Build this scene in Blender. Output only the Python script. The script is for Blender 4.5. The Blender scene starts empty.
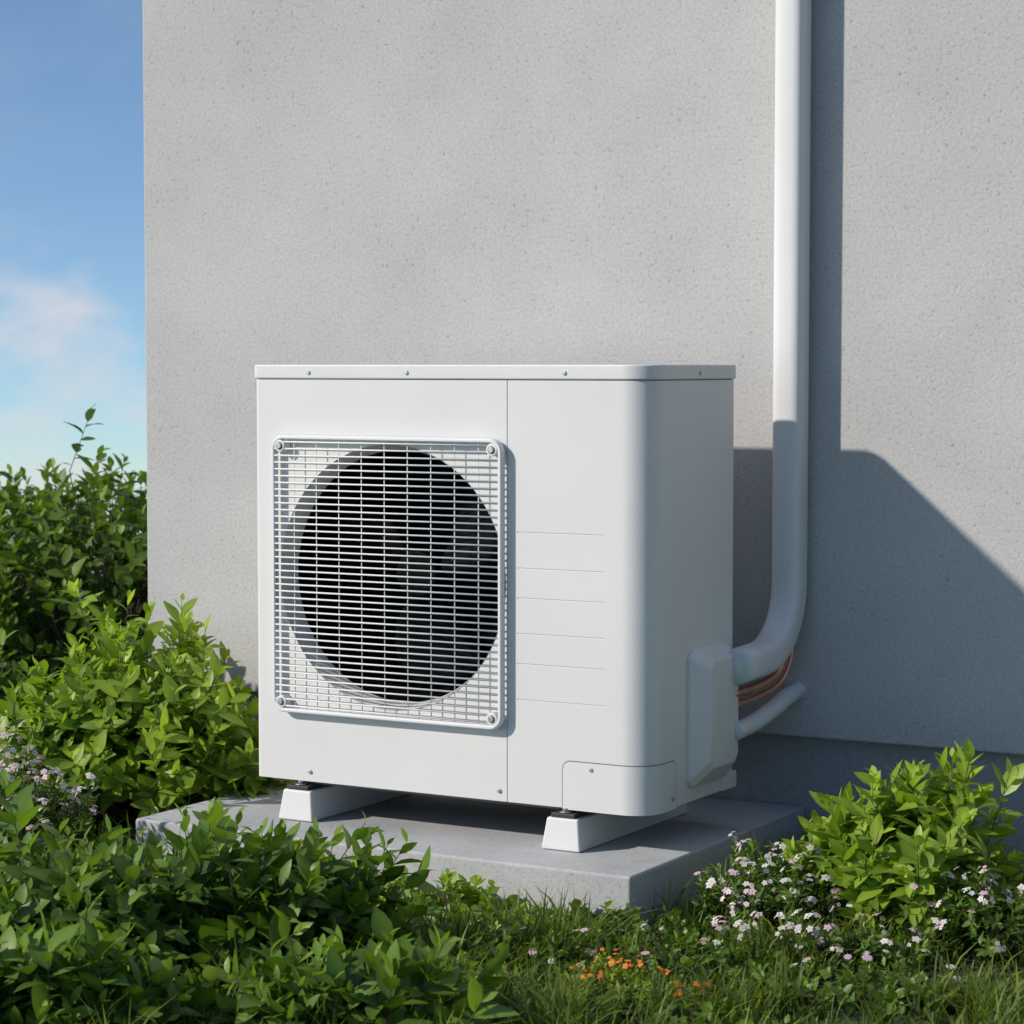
import bpy, bmesh, math, random
import numpy as np
from mathutils import Vector, Matrix
random.seed(7); rng=np.random.default_rng(7)
scene=bpy.context.scene
col=scene.collection

# ------------------------------------------------------------------ materials
def newmat(name):
    m=bpy.data.materials.new(name); m.use_nodes=True
    nt=m.node_tree; return m,nt,nt.nodes['Principled BSDF']
def N(nt,t,**kw):
    n=nt.nodes.new(t)
    for k,v in kw.items(): setattr(n,k,v)
    return n
def L(nt,a,b): nt.links.new(a,b)
def ramp(nt,stops,src):
    r=N(nt,'ShaderNodeValToRGB'); e=r.color_ramp.elements
    while len(e)<len(stops): e.new(0.5)
    for i,(p,c) in enumerate(stops):
        e[i].position=p; e[i].color=(c[0],c[1],c[2],1) if hasattr(c,'__len__') else (c,c,c,1)
    L(nt,src,r.inputs[0]); return r
def noise(nt,vec,scale,detail=4,rough=.55):
    n=N(nt,'ShaderNodeTexNoise'); n.inputs['Scale'].default_value=scale
    n.inputs['Detail'].default_value=detail; n.inputs['Roughness'].default_value=rough
    L(nt,vec,n.inputs['Vector']); return n
def mixc(nt,mode,fac,a,b):
    m=N(nt,'ShaderNodeMix'); m.data_type='RGBA'; m.blend_type=mode
    for s,v in ((0,fac),(6,a),(7,b)):
        if isinstance(v,bpy.types.NodeSocket): L(nt,v,m.inputs[s])
        elif s==0: m.inputs[0].default_value=v
        else: m.inputs[s].default_value=(v[0],v[1],v[2],1)
    return m.outputs[2]

def concrete(name,base,pit=1.0,blotch=.12,bump=.5,grain=1.0):
    m,nt,b=newmat(name)
    tc=N(nt,'ShaderNodeTexCoord').outputs['Object']
    n1=noise(nt,tc,2.0,6,.66); r1=ramp(nt,[(.32,1-blotch),(.68,1+blotch*.45)],n1.outputs[0])
    # fine sand grain
    n2=noise(nt,tc,150,3,.75); r2=ramp(nt,[(.3,1-.20*grain),(.5,1.0),(.72,1+.10*grain)],n2.outputs[0])
    # sparse small pits, density drifting over the surface
    n3=noise(nt,tc,88,2,.62)
    ad=N(nt,'ShaderNodeMath',operation='MULTIPLY_ADD'); L(nt,n1.outputs[0],ad.inputs[0]); ad.inputs[1].default_value=.16; L(nt,n3.outputs[0],ad.inputs[2])
    r3=ramp(nt,[(.375,1-.34*pit),(.425,1.0)],ad.outputs[0])
    c=mixc(nt,'MULTIPLY',1,base,r1.outputs[0]); c=mixc(nt,'MULTIPLY',1,c,r2.outputs[0]); c=mixc(nt,'MULTIPLY',1,c,r3.outputs[0])
    L(nt,c,b.inputs['Base Color']); b.inputs['Roughness'].default_value=.92
    b.inputs['Specular IOR Level'].default_value=.2
    rb=ramp(nt,[(.33,.2),(.42,.75),(.8,1.0)],n3.outputs[0])
    h=mixc(nt,'MIX',.55,rb.outputs[0],n2.outputs[0])
    bp=N(nt,'ShaderNodeBump'); bp.inputs['Strength'].default_value=bump; bp.inputs['Distance'].default_value=.003
    L(nt,h,bp.inputs['Height']); L(nt,bp.outputs[0],b.inputs['Normal'])
    return m
M_wall=concrete('stucco_concrete',(.470,.457,.440),.8,.10,.42)
M_found=concrete('foundation_concrete',(.36,.365,.37),.5,.1,.35)
M_slab=concrete('slab_concrete',(.455,.452,.445),.7,.22,.3,.9)

def paint(name,c,rough=.42,var=.03,spec=.5):
    m,nt,b=newmat(name); tc=N(nt,'ShaderNodeTexCoord').outputs['Object']
    n=noise(nt,tc,4,3,.6); r=ramp(nt,[(.3,1-var),(.7,1.0)],n.outputs[0])
    L(nt,mixc(nt,'MULTIPLY',1,c,r.outputs[0]),b.inputs['Base Color'])
    b.inputs['Roughness'].default_value=rough; b.inputs['Specular IOR Level'].default_value=spec
    return m
M_white=paint('white_enamel',(.665,.648,.622),.48,.04)
M_pipe=paint('white_pvc',(.665,.652,.63),.42,.05)
M_gr=paint('grille_white',(.70,.69,.675),.45)
M_gap=paint('seam_dark',(.16,.16,.16),.8)
M_dark=paint('dark_interior',(.004,.004,.0045),.9,spec=.05)
M_blade=paint('fan_black_plastic',(.0045,.0045,.005),.7,spec=.07)
M_rub=paint('black_rubber',(.03,.03,.03),.6)
def metal(name,c,rough):
    m,nt,b=newmat(name); tc=N(nt,'ShaderNodeTexCoord').outputs['Object']
    n=noise(nt,tc,30,4,.6); r=ramp(nt,[(.3,.75),(.7,1.0)],n.outputs[0])
    L(nt,mixc(nt,'MULTIPLY',1,c,r.outputs[0]),b.inputs['Base Color'])
    b.inputs['Metallic'].default_value=1; b.inputs['Roughness'].default_value=rough; return m
M_cop=metal('copper',(.82,.42,.27),.42)
M_steel=metal('zinc_steel',(.50,.50,.50),.45)

def leafmat(name,dark,light,rough=.42,trans=.3):
    m,nt,b=newmat(name)
    at=N(nt,'ShaderNodeAttribute'); at.attribute_name='tone'
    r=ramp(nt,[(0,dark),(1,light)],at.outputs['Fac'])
    L(nt,r.outputs[0],b.inputs['Base Color']); b.inputs['Roughness'].default_value=rough
    b.inputs['Specular IOR Level'].default_value=.4
    t=N(nt,'ShaderNodeBsdfTranslucent'); L(nt,mixc(nt,'MULTIPLY',1,r.outputs[0],(1.5,1.6,.6)),t.inputs[0])
    mx=N(nt,'ShaderNodeMixShader'); mx.inputs[0].default_value=trans
    L(nt,b.outputs[0],mx.inputs[1]); L(nt,t.outputs[0],mx.inputs[2])
    L(nt,mx.outputs[0],nt.nodes['Material Output'].inputs[0]); return m
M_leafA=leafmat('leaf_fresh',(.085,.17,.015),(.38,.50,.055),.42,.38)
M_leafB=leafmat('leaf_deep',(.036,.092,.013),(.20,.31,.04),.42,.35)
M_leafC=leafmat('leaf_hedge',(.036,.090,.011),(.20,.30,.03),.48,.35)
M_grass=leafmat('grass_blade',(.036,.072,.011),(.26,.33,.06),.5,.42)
M_stem=paint('twig_bark',(.10,.085,.045),.8)
M_pw=leafmat('petal_white',(.60,.52,.55),(.78,.75,.74),.6,.2)
M_pp=leafmat('petal_pink',(.52,.34,.45),(.70,.55,.62),.6,.2)
M_po=leafmat('petal_orange',(.55,.11,.015),(.75,.24,.03),.6,.2)
M_yc=paint('flower_centre',(.60,.36,.05),.8)

# ------------------------------------------------------------------ helpers
def obj(name,me,mats,parent=None,smooth=False):
    o=bpy.data.objects.new(name,me); col.objects.link(o)
    for m in (mats if isinstance(mats,(list,tuple)) else [mats]): me.materials.append(m)
    if parent: o.parent=parent
    if smooth:
        for p in me.polygons: p.use_smooth=True
    return o
def empty(name,loc=(0,0,0)):
    o=bpy.data.objects.new(name,None); col.objects.link(o); o.location=loc; o.empty_display_size=.1; return o
def pyd(v,f):
    me=bpy.data.meshes.new('m'); me.from_pydata([tuple(a) for a in v],[],f); me.update(); return me
def box_me(x0,x1,y0,y1,z0,z1):
    v=[(x0,y0,z0),(x1,y0,z0),(x1,y1,z0),(x0,y1,z0),(x0,y0,z1),(x1,y0,z1),(x1,y1,z1),(x0,y1,z1)]
    f=[(0,3,2,1),(4,5,6,7),(0,1,5,4),(1,2,6,5),(2,3,7,6),(3,0,4,7)]
    return pyd(v,f)
def bev(o,w,seg=3,ang=30):
    m=o.modifiers.new('bevel','BEVEL'); m.width=w; m.segments=seg; m.limit_method='ANGLE'; m.angle_limit=math.radians(ang)
    m.harden_normals=False
    for p in o.data.polygons: p.use_smooth=True
    w2=o.modifiers.new('wn','WEIGHTED_NORMAL'); w2.keep_sharp=True
    return o
def box(name,x0,x1,y0,y1,z0,z1,mat,parent=None,b=0.002):
    o=obj(name,box_me(x0,x1,y0,y1,z0,z1),mat,parent)
    if b: bev(o,b)
    return o
def rrect(x0,x1,y0,y1,rs,n=10):
    pts=[]
    cs=[(x0,y0,180,rs[0],1,1),(x1,y0,270,rs[1],-1,1),(x1,y1,0,rs[2],-1,-1),(x0,y1,90,rs[3],1,-1)]
    for cx,cy,a0,r,sx,sy in cs:
        ox,oy=cx+sx*r,cy+sy*r
        for i in range(n+1):
            a=math.radians(a0+90*i/n); pts.append((ox+r*math.cos(a),oy+r*math.sin(a)))
    return pts
def prism(pts,z0,z1):
    n=len(pts); v=[(x,y,z0) for x,y in pts]+[(x,y,z1) for x,y in pts]
    f=[tuple(range(n-1,-1,-1)),tuple(range(n,2*n))]+[(i,(i+1)%n,n+(i+1)%n,n+i) for i in range(n)]
    return pyd(v,f)
def sweep(path,prof,closed=False,caps=True,up0=None):
    P=[Vector(p) for p in path]; n=len(P); k=len(prof)
    T=[]
    for i in range(n):
        if closed: t=P[(i+1)%n]-P[i-1]
        else: t=P[min(i+1,n-1)]-P[max(i-1,0)]
        T.append(t.normalized())
    u=Vector(up0) if up0 else Vector((0,0,1))
    if abs(u.dot(T[0]))>.95: u=Vector((0,1,0))
    v=[]
    for i in range(n):
        u=(u-T[i]*u.dot(T[i])).normalized(); w=T[i].cross(u)
        for a,b in prof: v.append(P[i]+w*a+u*b)
    f=[]
    for i in range(n if closed else n-1):
        j=(i+1)%n
        for q in range(k):
            r=(q+1)%k; f.append((i*k+q,i*k+r,j*k+r,j*k+q))
    if not closed and caps:
        f.append(tuple(range(k-1,-1,-1))); f.append(tuple(range((n-1)*k,n*k)))
    me=pyd(v,f)
    bm=bmesh.new(); bm.from_mesh(me); bmesh.ops.recalc_face_normals(bm,faces=bm.faces); bm.to_mesh(me); bm.free()
    return me
def circ(r,n=20): return [(r*math.cos(2*math.pi*i/n),r*math.sin(2*math.pi*i/n)) for i in range(n)]
def sq(r,p=3.2,n=40):
    o=[]
    for i in range(n):
        a=2*math.pi*i/n; c,s=math.cos(a),math.sin(a)
        o.append((r*math.copysign(abs(c)**(2/p),c),r*math.copysign(abs(s)**(2/p),s)))
    return o
def join(objs,name):
    bpy.ops.object.select_all(action='DESELECT')
    for o in objs: o.select_set(True)
    bpy.context.view_layer.objects.active=objs[0]
    bpy.ops.object.join(); objs[0].name=name; return objs[0]
def tri_mesh(V,F,tone=None,matidx=None):
    me=bpy.data.meshes.new('m'); nv=len(V); nf=len(F)
    me.vertices.add(nv); me.vertices.foreach_set('co',np.asarray(V,dtype=np.float32).ravel())
    me.loops.add(nf*3); me.loops.foreach_set('vertex_index',np.asarray(F,dtype=np.int32).ravel())
    me.polygons.add(nf); me.polygons.foreach_set('loop_start',np.arange(0,nf*3,3,dtype=np.int32))
    me.polygons.foreach_set('loop_total',np.full(nf,3,dtype=np.int32))
    me.polygons.foreach_set('use_smooth',np.ones(nf,dtype=bool))
    if matidx is not None: me.polygons.foreach_set('material_index',np.asarray(matidx,dtype=np.int32))
    me.update(calc_edges=True)
    if tone is not None:
        a=me.attributes.new('tone','FLOAT','POINT'); a.data.foreach_set('value',np.asarray(tone,dtype=np.float32))
    return me

# ------------------------------------------------------------------ terrain
rad=[0,1,2,3,4,5,6,7,8,10,12,15,20,30,45,70,110,180,300,500]
seg=72; V=[(-2.5,4,0)]; F=[]
for r in rad[1:]:
    for s in range(seg):
        a=2*math.pi*s/seg; x=-2.5+r*math.cos(a); y=4+r*math.sin(a)
        z=0 if r<6 else -.10*(r-6)+ (.02*math.sin(x*.7)*math.cos(y*.9) if r<20 else .004*r*math.sin(a*5+r*.03))
        V.append((x,y,z))
for s in range(seg): F.append((0,1+s,1+(s+1)%seg))
for k in range(len(rad)-2):
    a0=1+k*seg; b0=a0+seg
    for s in range(seg): F.append((a0+s,b0+s,b0+(s+1)%seg,a0+(s+1)%seg))
mg,nt,b=newmat('turf_soil'); tc=N(nt,'ShaderNodeTexCoord').outputs['Object']
n1=noise(nt,tc,9,5,.7); r1=ramp(nt,[(.3,(.028,.025,.014)),(.5,(.04,.058,.016)),(.75,(.075,.11,.025))],n1.outputs[0])
L(nt,r1.outputs[0],b.inputs['Base Color']); b.inputs['Roughness'].default_value=1
obj('ground',pyd(V,F),mg,smooth=True)

# ------------------------------------------------------------------ building
WY=4.66; SLT=.11; UB=.19
house=empty('concrete_house')
o=box('wall',-3.70,3.4,WY,10.0,.261,5.2,M_wall,house,.006)
o=box('foundation',-3.655,3.36,WY+.045,9.95,-.3,.2605,M_found,house,0)
o=box('roof_slab',-3.78,3.48,WY-.08,10.1,5.2005,5.36,M_found,house,.01)

# slab
slab=box('concrete_slab',-3.12,-1.974,3.882,4.700,-.05,SLT-.001,M_slab,None,.006)

# ------------------------------------------------------------------ heat pump unit
U=empty('outdoor_heat_pump_unit',(-2.927,4.044,UB))
W,D,H=.910,.396,.853
body=obj('cabinet',prism(rrect(0,W,0,D,(.012,.06,.03,.012),12),.0,H-.0305),M_white,U)
cc=(.3305,.427); R=.2665
cut=[]
def cutter(me):
    c=bpy.data.objects.new('cut',me); col.objects.link(c); cut.append(c); c.parent=U; return c
bm=bmesh.new(); bmesh.ops.create_cone(bm,cap_ends=True,segments=128,radius1=R,radius2=R,depth=.5)
bmesh.ops.rotate(bm,verts=bm.verts,matrix=Matrix.Rotation(math.pi/2,3,'X')); bmesh.ops.translate(bm,verts=bm.verts,vec=(cc[0],-.05,cc[1]))
me=bpy.data.meshes.new('c'); bm.to_mesh(me); bm.free(); cutter(me)
cutter(box_me(.5992,.6014,-.02,.0018,-.02,H+.02))
for z in (.529,.459,.401,.332,.273,.203): cutter(box_me(.622,.814,-.02,.0013,z-.0012,z+.0012))
bpy.context.view_layer.update()
for c in cut:
    m=body.modifiers.new('b','BOOLEAN'); m.object=c; m.operation='DIFFERENCE'; m.solver='EXACT'
dg=bpy.context.evaluated_depsgraph_get(); me=bpy.data.meshes.new_from_object(body.evaluated_get(dg))
body.modifiers.clear(); body.data=me
for c in cut: bpy.data.objects.remove(c)
for p in me.polygons: p.use_smooth=True
me.set_sharp_from_angle(angle=math.radians(25))
# lid
lid=obj('lid',prism(rrect(-.003,W+.003,-.003,D+.003,(.013,.062,.03,.013),12),H-.029,H),M_white,U); bev(lid,.0035,3,50)
shadowgap=obj('lid_gap',prism(rrect(.003,W-.003,.003,D-.003,(.012,.058,.028,.012),12),H-.0305,H-.029),M_gap,U)
obj('base_pan',prism(rrect(.02,W-.02,.02,D-.02,(.012,.055,.028,.012),12),-.008,-.0005),M_gap,U)
# bell mouth
prof=[(R-.0005,-.001),(R-.0005,0.0),(R-.003,.008),(R-.007,.019),(R-.0105,.032),(R-.012,.045)]
def lathe(prof,n=128):
    V=[];F=[]
    for r,y in prof:
        for i in range(n):
            a=2*math.pi*i/n; V.append((cc[0]+r*math.cos(a),y,cc[1]+r*math.sin(a)))
    for k in range(len(prof)-1):
        for i in range(n):
            j=(i+1)%n; F.append((k*n+i,k*n+j,(k+1)*n+j,(k+1)*n+i))
    return pyd(V,F)
obj('bell_mouth',lathe(prof),M_white,U,True)
obj('fan_shroud',lathe([(R-.012,.0452),(R-.012,.195)]+[(r,.196) for r in (.2,.12,.05,.001)]),M_dark,U,True)
# fan
V=[];F=[]
hubr=.05
for bl in range(3):
    a0=bl*2*math.pi/3+.5; nr,na=9,9; base=len(V)
    for i in range(nr):
        r=hubr*.8+(R-.03-hubr*.8)*i/(nr-1); t=i/(nr-1)
        for j in range(na):
            s=j/(na-1)-.5; span=(1.15-.25*t)*(.75+.25*math.sin(math.pi*t))
            a=a0+s*span+.35*t*t; y=.14+s*.06*(1-.3*t)-.015*math.cos(s*3)
            V.append((cc[0]+r*math.cos(a),y,cc[1]+r*math.sin(a)))
    for i in range(nr-1):
        for j in range(na-1):
            q=base+i*na+j; F.append((q,q+1,q+na+1,q+na))
fan=obj('fan_blades',pyd(V,F),M_blade,U,True); s=fan.modifiers.new('s','SOLIDIFY'); s.thickness=.003
def disc(name,x,y,z,r,d,mat,axis='Y',parent=U,b=.001,n=32):
    bm=bmesh.new(); bmesh.ops.create_cone(bm,cap_ends=True,segments=n,radius1=r,radius2=r,depth=d)
    if axis=='Y': bmesh.ops.rotate(bm,verts=bm.verts,matrix=Matrix.Rotation(math.pi/2,3,'X'))
    if axis=='X': bmesh.ops.rotate(bm,verts=bm.verts,matrix=Matrix.Rotation(math.pi/2,3,'Y'))
    bmesh.ops.translate(bm,verts=bm.verts,vec=(x,y,z)); me=bpy.data.meshes.new(name); bm.to_mesh(me); bm.free()
    o=obj(name,me,mat,parent)
    if b: bev(o,b,2,40)
    return o
disc('fan_hub',cc[0],.125,cc[1],hubr,.06,M_blade,b=.008)
# grille
gx0,gx1,gz0,gz1=.056,.600,.142,.710; gy=-.020
out=rrect(gx0+.0045,gx1-.0045,gz0+.0045,gz1-.0045,(.024,)*4,8)
path=[(x,gy+.004,z) for x,z in out]
rim=obj('grille_frame',sweep(path,[(-.0045,-.008),(.0045,-.008),(.0045,.004),(.0025,.007),(-.0025,.007),(-.0045,.004)] ,closed=True,up0=(0,-1,0)),M_gr,U)
bev(rim,.001,2,30)
parts=[]
nh=41
for i in range(1,nh):
    z=gz0+(gz1-gz0)*i/nh
    e=.006
    parts.append(obj('w',sweep([(gx0+e,gy,z),(gx1-e,gy,z)],circ(.0018,8),up0=(0,-1,0)),M_gr,U,True))
nv=10
for i in range(1,nv):
    x=gx0+(gx1-gx0)*i/nv
    parts.append(obj('w',sweep([(x,gy+.003,gz0+.006),(x,gy+.003,gz1-.006)],circ(.0011,8),up0=(0,-1,0)),M_gr,U,True))
join(parts,'grille_wires')
for x in (gx0+.022,gx1-.022):
    for z in (gz0+.022,gz1-.022):
        disc('grille_boss',x,gy+.008,z,.0125,.022,M_gr,b=.002)
        disc('grille_boss_recess',x,gy-.0035,z,.0075,.002,M_gap,b=0)
        disc('grille_screw',x,gy-.005,z,.0058,.003,M_steel,b=.001)
# corner panel, bottom right
def cpanel(name,off,s0,s1,z0,z1,cr,mat):
    r=.06; ext=[]
    for i in range(60): ext.append((s0+(W-r-s0)*i/59,-off))
    for i in range(1,24):
        a=math.radians(-90+90*i/24); ext.append((W-r+(r+off)*math.cos(a),r+(r+off)*math.sin(a)))
    for i in range(40): ext.append((W+off,r+(s1-r)*i/39))
    s=[0]
    for k in range(1,len(ext)): s.append(s[-1]+math.dist(ext[k],ext[k-1]))
    tot=s[-1]; V=[];F=[]
    for k,(x,y) in enumerate(ext):
        e=min(s[k],tot-s[k]); dz=0 if e>=cr else cr-math.sqrt(max(0,cr*cr-(cr-e)**2))
        V+= [(x,y,z0),(x,y,z1-dz)]
    for k in range(len(ext)-1): F.append((2*k,2*k+2,2*k+3,2*k+1))
    return obj(name,pyd(V,F),mat,U,True)
cpanel('corner_cover_gap',.0005,.7222,.1160,-.002,.0927,.019,M_gap)
cpanel('corner_cover',.0010,.724,.114,-.003,.0908,.0175,M_white)
# screws
for x,z in ((.137,.837),(.372,.837),(.728,.837)): disc('lid_screw',x,-.0035,z,.0042,.004,M_steel)
disc('lid_screw',W+.0035,.21,.837,.0042,.004,M_steel,'X')
for x,z in ((.135,.02),(.583,.02),(.786,.078)): disc('panel_screw',x,-.001,z,.0042,.004,M_steel)
disc('panel_screw',W+.0015,.098,.018,.0042,.004,M_steel,'X')
# valve cover (chamfered box) on side
x0=W-.004; y0,y1=.160,.342; z0,z1=.028,.300; px=.034
def ring(x,iy0,iy1,iz0,iz1,c):
    a,b_,e,f=y0+iy0,y1-iy1,z0+iz0,z1-iz1
    return [(x,a+c,e),(x,b_-c,e),(x,b_,e+c),(x,b_,f-c),(x,b_-c,f),(x,a+c,f),(x,a,f-c),(x,a,e+c)]
rs=[ring(x0,0,0,0,0,.016),ring(W+.007,.0,0,0,.0,.016),ring(W+px,.042,.012,.035,.026,.016)]
V=sum(rs,[]); F=[]
for k in range(2):
    for i in range(8): j=(i+1)%8; F.append((k*8+i,k*8+j,(k+1)*8+j,(k+1)*8+i))
F.append(tuple(range(16,24)))
o=obj('valve_cover',pyd(V,F),M_white,U); bev(o,.003,3,15)
box('rear_bracket',W-.03,W+.004,.325,.389,-.002,.032,M_white,U,.003)

# mounting rails
def rail(name,cx):
    p=empty(name,(cx,0,0))
    wb,wt=.0425,.034; ya,yb=4.022,4.50; z0,z1=SLT,SLT+.062
    V=[(-wb,ya,z0),(wb,ya,z0),(wb,yb,z0),(-wb,yb,z0),(-wt,ya+.008,z1),(wt,ya+.008,z1),(wt,yb-.008,z1),(-wt,yb-.008,z1)]
    F=[(0,3,2,1),(4,5,6,7),(0,1,5,4),(1,2,6,5),(2,3,7,6),(3,0,4,7)]
    bev(obj('rail_body',pyd(V,F),M_white,p),.004)
    for yy in (4.058,4.42):
        box('rubber_pad',-.026,.026,yy-.026,yy+.026,z1+.0003,z1+.009,M_rub,p,.002)
        disc('washer',0,yy-.012,z1+.0105,.013,.002,M_steel,'Z',p,.0005)
        disc('bolt',0,yy-.012,z1+.0145,.007,.006,M_steel,'Z',p,.001,6)
rail('mounting_rail',-2.197); rail('mounting_rail',-2.8165)

# ------------------------------------------------------------------ pipes
def smooth_path(pts,n=14):
    P=[Vector(p) for p in pts]; P=[P[0]*2-P[1]]+P+[P[-1]*2-P[-2]]; out=[]
    for i in range(1,len(P)-2):
        for k in range(n):
            t=k/n; a,b,c,d=P[i-1:i+3]
            out.append(.5*((2*b)+(c-a)*t+(2*a-5*b+4*c-d)*t*t+(3*b-a-3*c+d)*t**3))
    out.append(P[-2]); return out
pp=empty('refrigerant_pipe_duct')
PX,PY=-1.979,4.616
path=[(PX,PY,5.10),(PX,PY,3),(PX,PY,1.5),(PX,PY,.62)]
rb=.150; zc=.596
for i in range(1,25):
    a=math.pi/2*i/24; path.append((PX-.004*(1-math.cos(a)),PY-rb*(1-math.cos(a)),zc-rb*math.sin(a)))
path+= [(PX-.006,PY-rb-.04,zc-rb-.002),(PX-.008,4.352,zc-rb-.005)]
duct=obj('duct',sweep(path,sq(.033,3.4),up0=(0,-1,0)),M_pipe,pp,True)
cp=[(-1.990,4.36,.388),(-1.984,4.45,.390),(-1.974,4.53,.406),(-1.971,4.570,.445),(-1.974,4.580,.49)]
obj('copper_pipe_upper',sweep(smooth_path(cp),circ(.0095)),M_cop,pp,True)
cp=[(-1.990,4.36,.365),(-1.984,4.46,.368),(-1.970,4.55,.390),(-1.965,4.592,.44),(-1.970,4.598,.49)]
obj('copper_pipe_lower',sweep(smooth_path(cp),circ(.0065)),M_cop,pp,True)
cp=[(-1.985,4.36,.312),(-1.984,4.45,.318),(-1.980,4.54,.336),(-1.978,4.60,.352),(-1.977,4.67,.362)]
obj('condensate_pipe',sweep(smooth_path(cp),circ(.018,24)),M_pipe,pp,True)

# ------------------------------------------------------------------ foliage
LT=np.array([0,.10,.30,.55,.80,1.0]); LW=np.array([.05,.22,.46,.50,.30,0.])
def leaf_arrays(O,X,Nn,Ln,Wd,curl,fold,tone):
    n=len(O); Y=np.cross(Nn,X)
    Vs=[];tn=[]
    for k in range(6):
        t=LT[k]; mid=O+X*(Ln*t)[:,None]-Nn*(Ln*curl*t*t)[:,None]
        if k<5:
            w=(Wd*LW[k])[:,None]; up=Nn*(Wd*LW[k]*fold)[:,None]
            Vs+= [mid+Y*w+up,mid,mid-Y*w+up]; tn+=[tone,tone*1.0+.14,tone]
        else: Vs.append(mid); tn.append(tone)
    V=np.stack(Vs,1); T=np.stack(tn,1)
    f=[]
    for k in range(4):
        a=3*k; b=a+3
        f+=[(a,a+1,b+1),(a,b+1,b),(a+1,a+2,b+2),(a+1,b+2,b+1)]
    f+=[(12,13,15),(13,14,15)]
    f=np.array(f); F=(f[None]+ (np.arange(n)*16)[:,None,None]).reshape(-1,3)
    return V.reshape(-1,3),F,np.clip(T.reshape(-1),0,1)
def nrm(a): return a/np.maximum(np.linalg.norm(a,axis=-1,keepdims=True),1e-9)
def tubes(paths,radii,k=4):
    n,m,_=paths.shape; T=nrm(np.gradient(paths,axis=1)); ref=np.array([.3,.9,.1]); A=nrm(np.cross(T,ref)); B=np.cross(T,A)
    V=[]
    for q in range(k):
        a=2*math.pi*q/k; V.append(paths+(A*math.cos(a)+B*math.sin(a))*radii[None,:,None])
    V=np.stack(V,2).reshape(-1,3); f=[]
    for i in range(m-1):
        for q in range(k):
            r=(q+1)%k; a,b,c,d=i*k+q,i*k+r,(i+1)*k+r,(i+1)*k+q; f+=[(a,b,c),(a,c,d)]
    f=np.array(f); F=(f[None]+(np.arange(n)*m*k)[:,None,None]).reshape(-1,3); return V,F
def lumps(u,seed):
    r=np.random.default_rng(seed); s=0
    for i in range(6):
        k=r.normal(size=3)*(2+i*.9); s=s+np.sin(u@k+r.uniform(0,6.3))*(.5/(1+i*.35))
    return s
def shoots_geo(c,rx,ry,h,n,ll,lw,seed,lps=12,sl=(.09,.15),low=-.5,rot=0,irr=.16,spike=.12,up=.7):
    r=np.random.default_rng(seed)
    cz=r.uniform(low,1,n); ph=r.uniform(0,2*math.pi,n); s=np.sqrt(1-cz**2)
    u=np.stack([s*np.cos(ph),s*np.sin(ph),cz],1)
    rr=r.uniform(.25,1,n)**.45*(1+irr*lumps(u,seed+1)); rr=rr*np.where(r.random(n)<spike,r.uniform(1.05,1.3,n),1)
    hb=h*.42
    tip=u*rr[:,None]*np.array([rx,ry,h-hb]); tip[:,2]=np.where(tip[:,2]<0,tip[:,2]*.62*h/max(h-hb,1e-3)*.9,tip[:,2])
    ca,sa=math.cos(rot),math.sin(rot); tx=tip[:,0]*ca-tip[:,1]*sa; ty=tip[:,0]*sa+tip[:,1]*ca
    tip=np.stack([tx+c[0],ty+c[1],tip[:,2]+hb+c[2]],1); tip[:,2]=np.maximum(tip[:,2],c[2]+.03)
    uo=np.stack([u[:,0]*ca-u[:,1]*sa,u[:,0]*sa+u[:,1]*ca,u[:,2]],1)
    d=nrm(uo*.75+np.array([0,0,up])+r.normal(size=(n,3))*.3)
    Ls=r.uniform(sl[0],sl[1],n); st=tip-d*Ls[:,None]; st[:,2]=np.maximum(st[:,2],c[2]+.01)
    d=nrm(tip-st)
    base=np.stack([c[0]+r.normal(0,rx*.12,n),c[1]+r.normal(0,ry*.12,n),np.full(n,c[2]-.01)],1)
    ts=np.linspace(0,1,5)[None,:,None]; mid=(base+st)/2; mid[:,:2]=base[:,:2]*.65+st[:,:2]*.35
    P=(1-ts)**2*base[:,None]+2*ts*(1-ts)*mid[:,None]+ts**2*st[:,None]
    P=np.concatenate([P,tip[:,None]],1)
    sV,sF=tubes(P,np.array([.0032,.0028,.0024,.0019,.0015,.0007])*(ll/.05)**.5)
    A=nrm(np.cross(d,np.array([.21,.37,.9]))); B=np.cross(d,A)
    O=[];X=[];Nn=[];LL=[];WW=[];TT=[];CU=[]
    sh=r.random(n)
    for k in range(lps):
        t=k/(lps-1); az=k*2.39996+sh*6.28+r.normal(0,.25,n)
        pit=np.radians(72-44*t+r.normal(0,11,n))
        rd=A*np.cos(az)[:,None]+B*np.sin(az)[:,None]
        x=d*np.cos(pit)[:,None]+rd*np.sin(pit)[:,None]+r.normal(0,.15,(n,3)); x=nrm(x)
        nn=d*np.sin(pit)[:,None]-rd*np.cos(pit)[:,None]+np.array([0,0,.35]); nn=nn+r.normal(0,.24,(n,3)); nn=nrm(nn-x*np.sum(nn*x,1,keepdims=True))
        pos=st+(tip-st)*(.10+.90*t)
        O.append(pos);X.append(x);Nn.append(nn)
        sc=(.62+.38*math.sin(math.pi*min(1,.25+t*.75)))*(1-.35*max(0,t-.75)/.25)
        l=ll*sc*r.uniform(.65,1.3,n); LL.append(l); WW.append(l*lw*r.uniform(.8,1.2,n)); CU.append(r.uniform(-.05,.42,n))
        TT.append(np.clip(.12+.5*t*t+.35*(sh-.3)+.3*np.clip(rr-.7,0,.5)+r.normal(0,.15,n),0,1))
    lV,lF,lT=leaf_arrays(*[np.concatenate(q) for q in (O,X,Nn,LL,WW,CU)],.2,np.concatenate(TT))
    return (sV,sF),(lV,lF,lT),tip,rr,d
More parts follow.
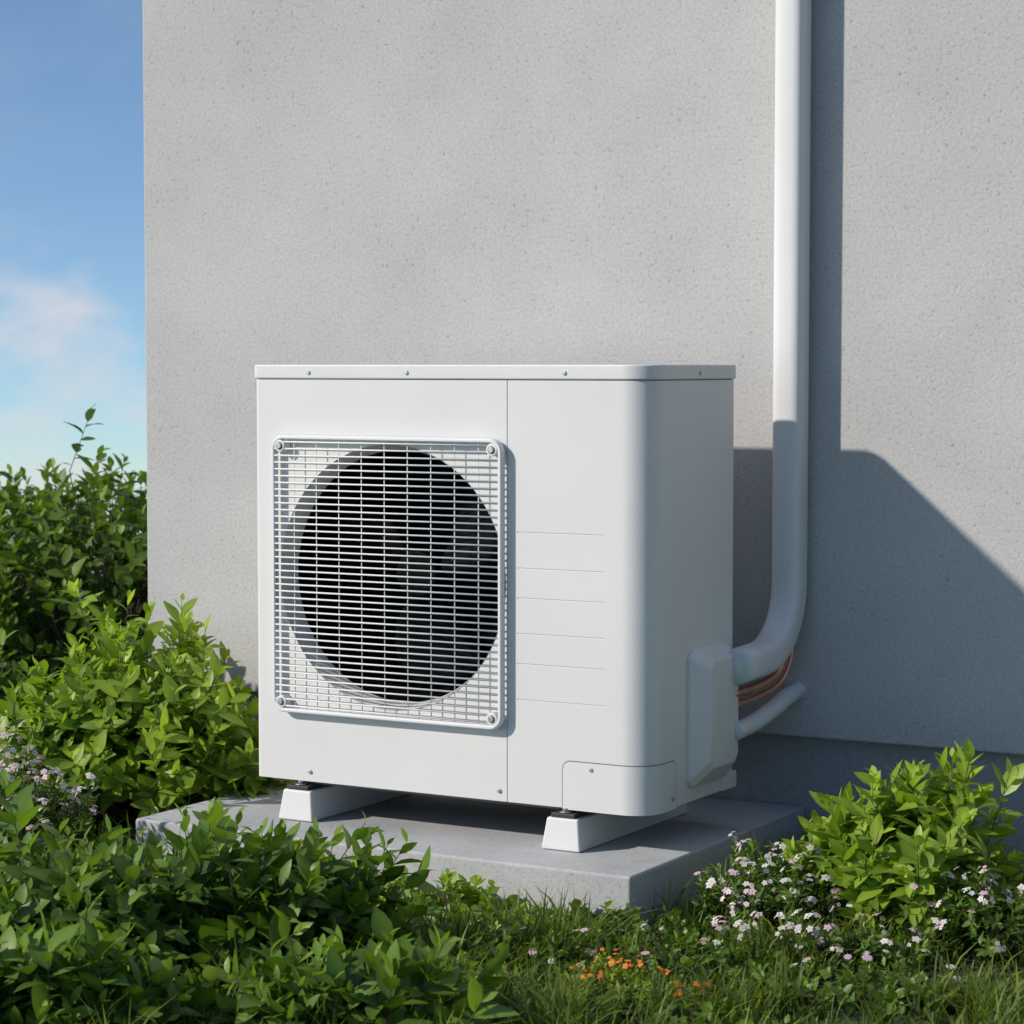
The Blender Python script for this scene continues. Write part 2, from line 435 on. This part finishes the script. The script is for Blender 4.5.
def assemble(name,parts,mats):
    off=0;Vs=[];Fs=[];Ts=[];Ms=[]
    for V,F,T,mi in parts:
        Vs.append(V);Fs.append(F+off);off+=len(V);Ts.append(T if T is not None else np.full(len(V),.5));Ms.append(np.full(len(F),mi))
    me=tri_mesh(np.concatenate(Vs),np.concatenate(Fs),np.concatenate(Ts),np.concatenate(Ms))
    return obj(name,me,mats)
def shrub(name,mat,specs,**kw):
    parts=[]
    for i,(c,rx,ry,h,n,seed) in enumerate(specs):
        (sV,sF),(lV,lF,lT),_,_,_=shoots_geo(c,rx,ry,h,n,seed=seed,**kw)
        parts+=[(sV,sF,None,1),(lV,lF,lT,0)]
    return assemble(name,parts,[mat,M_stem])
YAW=math.radians(29.8)
# far hedge behind the house corner
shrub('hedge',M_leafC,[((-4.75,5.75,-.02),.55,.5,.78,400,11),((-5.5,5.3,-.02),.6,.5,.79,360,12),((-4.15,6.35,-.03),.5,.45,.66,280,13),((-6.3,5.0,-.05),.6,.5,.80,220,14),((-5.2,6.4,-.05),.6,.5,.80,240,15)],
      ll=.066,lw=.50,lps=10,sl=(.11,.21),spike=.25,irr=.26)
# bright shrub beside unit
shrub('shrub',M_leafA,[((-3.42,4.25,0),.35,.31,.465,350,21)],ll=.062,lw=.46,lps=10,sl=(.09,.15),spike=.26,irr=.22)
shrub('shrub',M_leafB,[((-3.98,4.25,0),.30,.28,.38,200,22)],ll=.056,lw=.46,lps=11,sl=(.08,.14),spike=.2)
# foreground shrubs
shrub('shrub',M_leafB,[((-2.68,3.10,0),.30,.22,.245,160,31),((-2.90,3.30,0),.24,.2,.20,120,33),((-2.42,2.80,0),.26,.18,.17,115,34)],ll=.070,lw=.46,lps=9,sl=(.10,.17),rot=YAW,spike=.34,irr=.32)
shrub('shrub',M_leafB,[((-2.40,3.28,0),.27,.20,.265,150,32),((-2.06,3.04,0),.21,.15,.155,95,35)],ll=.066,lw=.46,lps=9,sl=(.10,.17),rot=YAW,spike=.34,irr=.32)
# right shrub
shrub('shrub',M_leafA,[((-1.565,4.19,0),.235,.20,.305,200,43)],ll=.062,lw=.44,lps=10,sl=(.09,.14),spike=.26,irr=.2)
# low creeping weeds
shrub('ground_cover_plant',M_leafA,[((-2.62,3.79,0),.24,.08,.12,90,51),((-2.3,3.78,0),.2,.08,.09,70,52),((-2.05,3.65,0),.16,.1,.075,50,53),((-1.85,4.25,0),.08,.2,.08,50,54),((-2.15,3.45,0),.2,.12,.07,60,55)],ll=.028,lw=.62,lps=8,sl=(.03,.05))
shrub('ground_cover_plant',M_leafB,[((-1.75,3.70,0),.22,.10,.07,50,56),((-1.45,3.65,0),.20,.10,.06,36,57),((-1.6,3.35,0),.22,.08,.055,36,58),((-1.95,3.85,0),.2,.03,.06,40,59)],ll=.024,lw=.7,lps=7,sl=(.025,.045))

# flowers
def flowers_geo(P,Nn,size,petals,seed,petw=.55):
    r=np.random.default_rng(seed); n=len(P)
    A=nrm(np.cross(Nn,np.array([.3,.2,.9])+r.normal(0,.1,(n,3)))); B=np.cross(Nn,A)
    O=[];X=[];NN=[];LL=[];WW=[];TT=[]
    ph=r.random(n)*6.28; t0=r.random(n)
    for k in range(petals):
        a=ph+2*math.pi*k/petals; x=A*np.cos(a)[:,None]+B*np.sin(a)[:,None]; x=nrm(x+Nn*.25)
        nn=nrm(Nn-x*np.sum(Nn*x,1,keepdims=True)); O.append(P);X.append(x);NN.append(nn);LL.append(size);WW.append(size*petw*1.3);TT.append(t0)
    cat=[np.concatenate(q) for q in (O,X,NN,LL,WW)]
    V,F,T=leaf_arrays(cat[0],cat[1],cat[2],cat[3],cat[4],np.full(len(cat[3]),.25),.1,np.concatenate(TT))
    cV=[];cF=[]
    for i in range(n):
        b=len(cV); cV.append(P[i]+Nn[i]*size[i]*.28)
        for q in range(6):
            a=q*math.pi/3; cV.append(P[i]+(A[i]*math.cos(a)+B[i]*math.sin(a))*size[i]*.24+Nn[i]*size[i]*.06)
        for q in range(6): cF.append((b,b+1+q,b+1+(q+1)%6))
    return (V,F,T),(np.array(cV),np.array(cF))
def flower_patch(name,specs,size,clus,petmats,frac,petals=5,ll=.022,leaf=M_leafB,spread=1.6):
    parts=[]
    for (c,rx,ry,h,n,seed) in specs:
        (s),(l),tip,rr,d=shoots_geo(c,rx,ry,h,n,ll,.34,seed,lps=8,sl=(.03,.06),low=-.2,irr=.25)
        parts+=[(s[0],s[1],None,1),(l[0],l[1],l[2],0)]
        r=np.random.default_rng(seed+5); sel=r.random(n)<frac; T=tip[sel]; Dd=nrm(d[sel]*.6+np.array([0,-.25,.7])+r.normal(0,.3,(sel.sum(),3)))
        T=T+Dd*.010
        P=np.repeat(T,clus,0); NN=np.repeat(Dd,clus,0)
        off=r.normal(0,1,(len(P),3)); off=nrm(off+NN*1.1)
        if clus>1: P=P+off*size*spread; NN=nrm(NN*.8+off*.7)
        sz=size*r.uniform(.6,1.25,len(P)); pick=np.repeat(r.random(len(T))<.55,clus)
        for mask,mi in ((pick,2),(~pick,3)):
            if mask.sum()==0: continue
            a,b_=flowers_geo(P[mask],NN[mask],sz[mask],petals,seed+9+mi)
            parts+=[(a[0],a[1],a[2],mi),(b_[0],b_[1],None,4)]
    return assemble(name,parts,[leaf,M_stem,petmats[0],petmats[1],M_yc])
flower_patch('flowering_plant',[((-3.33,3.78,0),.20,.16,.245,190,61),((-3.62,3.95,0),.2,.18,.23,150,62)],.0074,4,(M_pw,M_pp),.6)
flower_patch('flowering_plant',[((-1.775,4.06,0),.15,.13,.155,190,63),((-1.66,3.86,0),.14,.08,.08,70,68)],.0074,3,(M_pw,M_pp),.33)
flower_patch('flowering_plant',[((-1.36,4.06,0),.13,.13,.15,150,64),((-1.48,3.88,0),.12,.08,.08,50,69)],.0074,3,(M_pw,M_pp),.30)
flower_patch('orange_wildflower',[((-1.735,3.45,0),.13,.09,.075,70,65)],.0060,2,(M_po,M_po),.40,ll=.02,leaf=M_leafA,spread=2.2)
flower_patch('daisy_plant',[((-1.96,3.60,0),.16,.07,.07,50,66),((-1.80,3.82,0),.22,.08,.07,40,67),((-1.45,3.72,0),.2,.08,.06,30,74)],.0085,1,(M_pw,M_pp),.3,petals=8,ll=.022)

# grass
def grass_geo(n,x0,x1,y0,y1,hm,seed,wd=.0036):
    r=np.random.default_rng(seed)
    p=np.stack([r.uniform(x0,x1,n),r.uniform(y0,y1,n)],1)
    nc=n//30; cc_=np.stack([r.uniform(x0,x1,nc),r.uniform(y0,y1,nc)],1); ch=r.uniform(.6,1.45,nc); ct=r.normal(0,.16,nc); m=r.random(n)<.78
    idx=r.integers(0,nc,n)
    p[m]=cc_[idx[m]]+r.normal(0,.013,(m.sum(),2))
    hh=np.where(m,ch[idx],.7); tt=np.where(m,ct[idx],0.)
    ok=~((p[:,0]>-3.135)&(p[:,0]<-1.96)&(p[:,1]>3.87)&(p[:,1]<4.72)); ok&=~((p[:,0]>-3.66)&(p[:,1]>4.70))
    ok&=(np.hypot(p[:,0]+2.5,p[:,1]-4)<6)
    p=p[ok]; n=len(p); hh=hh[ok]; tt=tt[ok]
    f=.5+.5*np.sin(p[:,0]*7.1+2*np.sin(p[:,1]*4.3))*np.sin(p[:,1]*8.2+1.3*np.sin(p[:,0]*6))
    h=hm*(.5+.7*f)*hh*r.uniform(.5,1.45,n)
    az=r.uniform(0,6.28,n); dr=np.stack([np.cos(az),np.sin(az),np.zeros(n)],1); sd=np.stack([-np.sin(az+r.normal(0,.5,n)),np.cos(az),np.zeros(n)],1)
    lean=r.uniform(.1,1.2,n)*h; base=np.concatenate([p,np.full((n,1),-.005)],1)
    w=wd*r.uniform(.6,1.7,n); Vs=[]
    for t,ww in ((0,.8),(.35,1),(.7,.7)):
        c=base+dr*(lean*t**1.9)[:,None]; c[:,2]+=h*(t-.22*t*t*(lean/h))
        Vs+=[c+sd*(w*ww/2)[:,None],c-sd*(w*ww/2)[:,None]]
    c=base+dr*lean[:,None]; c[:,2]+=h*(1-.3*(lean/h)); Vs.append(c)
    V=np.stack(Vs,1).reshape(-1,3); f_=np.array([(0,1,3),(0,3,2),(2,3,5),(2,5,4),(4,5,6)])
    F=(f_[None]+(np.arange(n)*7)[:,None,None]).reshape(-1,3)
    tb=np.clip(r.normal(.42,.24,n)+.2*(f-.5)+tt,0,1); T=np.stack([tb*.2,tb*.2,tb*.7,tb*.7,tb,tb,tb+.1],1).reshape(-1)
    return V,F,T,0
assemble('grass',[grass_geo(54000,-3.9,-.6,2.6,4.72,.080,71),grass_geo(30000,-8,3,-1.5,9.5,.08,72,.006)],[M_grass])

# ------------------------------------------------------------------ light, sky, camera
Ld=Vector((.94,1.0,-.80)).normalized()
sun=bpy.data.lights.new('sun','SUN'); sun.energy=4.1; sun.angle=math.radians(1.5); sun.color=(1,.938,.855)
so=bpy.data.objects.new('sun',sun); col.objects.link(so); so.rotation_euler=Ld.to_track_quat('-Z','Y').to_euler(); so.location=(-6,-4,8)
w=bpy.data.worlds.new('World'); scene.world=w; w.use_nodes=True; nt=w.node_tree
bg=nt.nodes['Background']; sky=N(nt,'ShaderNodeTexSky'); sky.sky_type='NISHITA'; sky.sun_disc=False
sky.sun_elevation=math.asin(-Ld.z); sky.sun_rotation=math.atan2(-Ld.x,-Ld.y)%(2*math.pi)
sky.air_density=1.0; sky.dust_density=.5; sky.ozone_density=1.5
tcw=N(nt,'ShaderNodeTexCoord').outputs['Generated']
sx=N(nt,'ShaderNodeSeparateXYZ'); L(nt,tcw,sx.inputs[0])
ma=N(nt,'ShaderNodeMath',operation='MULTIPLY_ADD'); L(nt,sx.outputs[2],ma.inputs[0]); ma.inputs[1].default_value=1.8; ma.inputs[2].default_value=.13
mm=N(nt,'ShaderNodeMath',operation='MAXIMUM'); L(nt,ma.outputs[0],mm.inputs[0]); mm.inputs[1].default_value=.05
cx=N(nt,'ShaderNodeCombineXYZ'); L(nt,sx.outputs[0],cx.inputs[0]); L(nt,sx.outputs[1],cx.inputs[1]); L(nt,mm.outputs[0],cx.inputs[2])
vn=N(nt,'ShaderNodeVectorMath',operation='NORMALIZE'); L(nt,cx.outputs[0],vn.inputs[0]); L(nt,vn.outputs[0],sky.inputs['Vector'])
L(nt,mixc(nt,'MULTIPLY',1,sky.outputs[0],(.86,1.0,1.07)),bg.inputs[0]); bg.inputs[1].default_value=.145
mp=N(nt,'ShaderNodeMapping'); mp.inputs['Scale'].default_value=(1,1,1.8); mp.inputs['Location'].default_value=(.3,.1,.553); L(nt,tcw,mp.inputs[0])
cn=noise(nt,mp.outputs[0],17,6,.5); cr=ramp(nt,[(.46,0),(.72,.9)],cn.outputs[0])
mr=N(nt,'ShaderNodeMapRange'); mr.inputs['From Min'].default_value=-.2; mr.inputs['From Max'].default_value=.2; L(nt,sx.outputs[2],mr.inputs[0])
er=ramp(nt,[(.0,.25),(.40,.85),(.56,.85),(.66,.04),(1,.1)],mr.outputs[0])
mu=N(nt,'ShaderNodeMath',operation='MULTIPLY'); L(nt,cr.outputs[0],mu.inputs[0]); L(nt,er.outputs[0],mu.inputs[1])
b2=N(nt,'ShaderNodeBackground'); b2.inputs[0].default_value=(.80,.78,.81,1); b2.inputs[1].default_value=.9
ms=N(nt,'ShaderNodeMixShader'); L(nt,mu.outputs[0],ms.inputs[0]); L(nt,bg.outputs[0],ms.inputs[1]); L(nt,b2.outputs[0],ms.inputs[2])
L(nt,ms.outputs[0],nt.nodes['World Output'].inputs[0])

cam=bpy.data.cameras.new('camera'); co=bpy.data.objects.new('camera',cam); col.objects.link(co)
co.location=(0,0,1.042); co.rotation_euler=(math.radians(90-3.49),0,YAW); cam.lens=84.7; cam.sensor_width=36; cam.clip_end=2000; cam.clip_start=.05
cam.dof.use_dof=True; cam.dof.focus_distance=4.65; cam.dof.aperture_fstop=9
scene.camera=co
scene.view_settings.view_transform='Standard'; scene.view_settings.look='None'; scene.view_settings.exposure=0
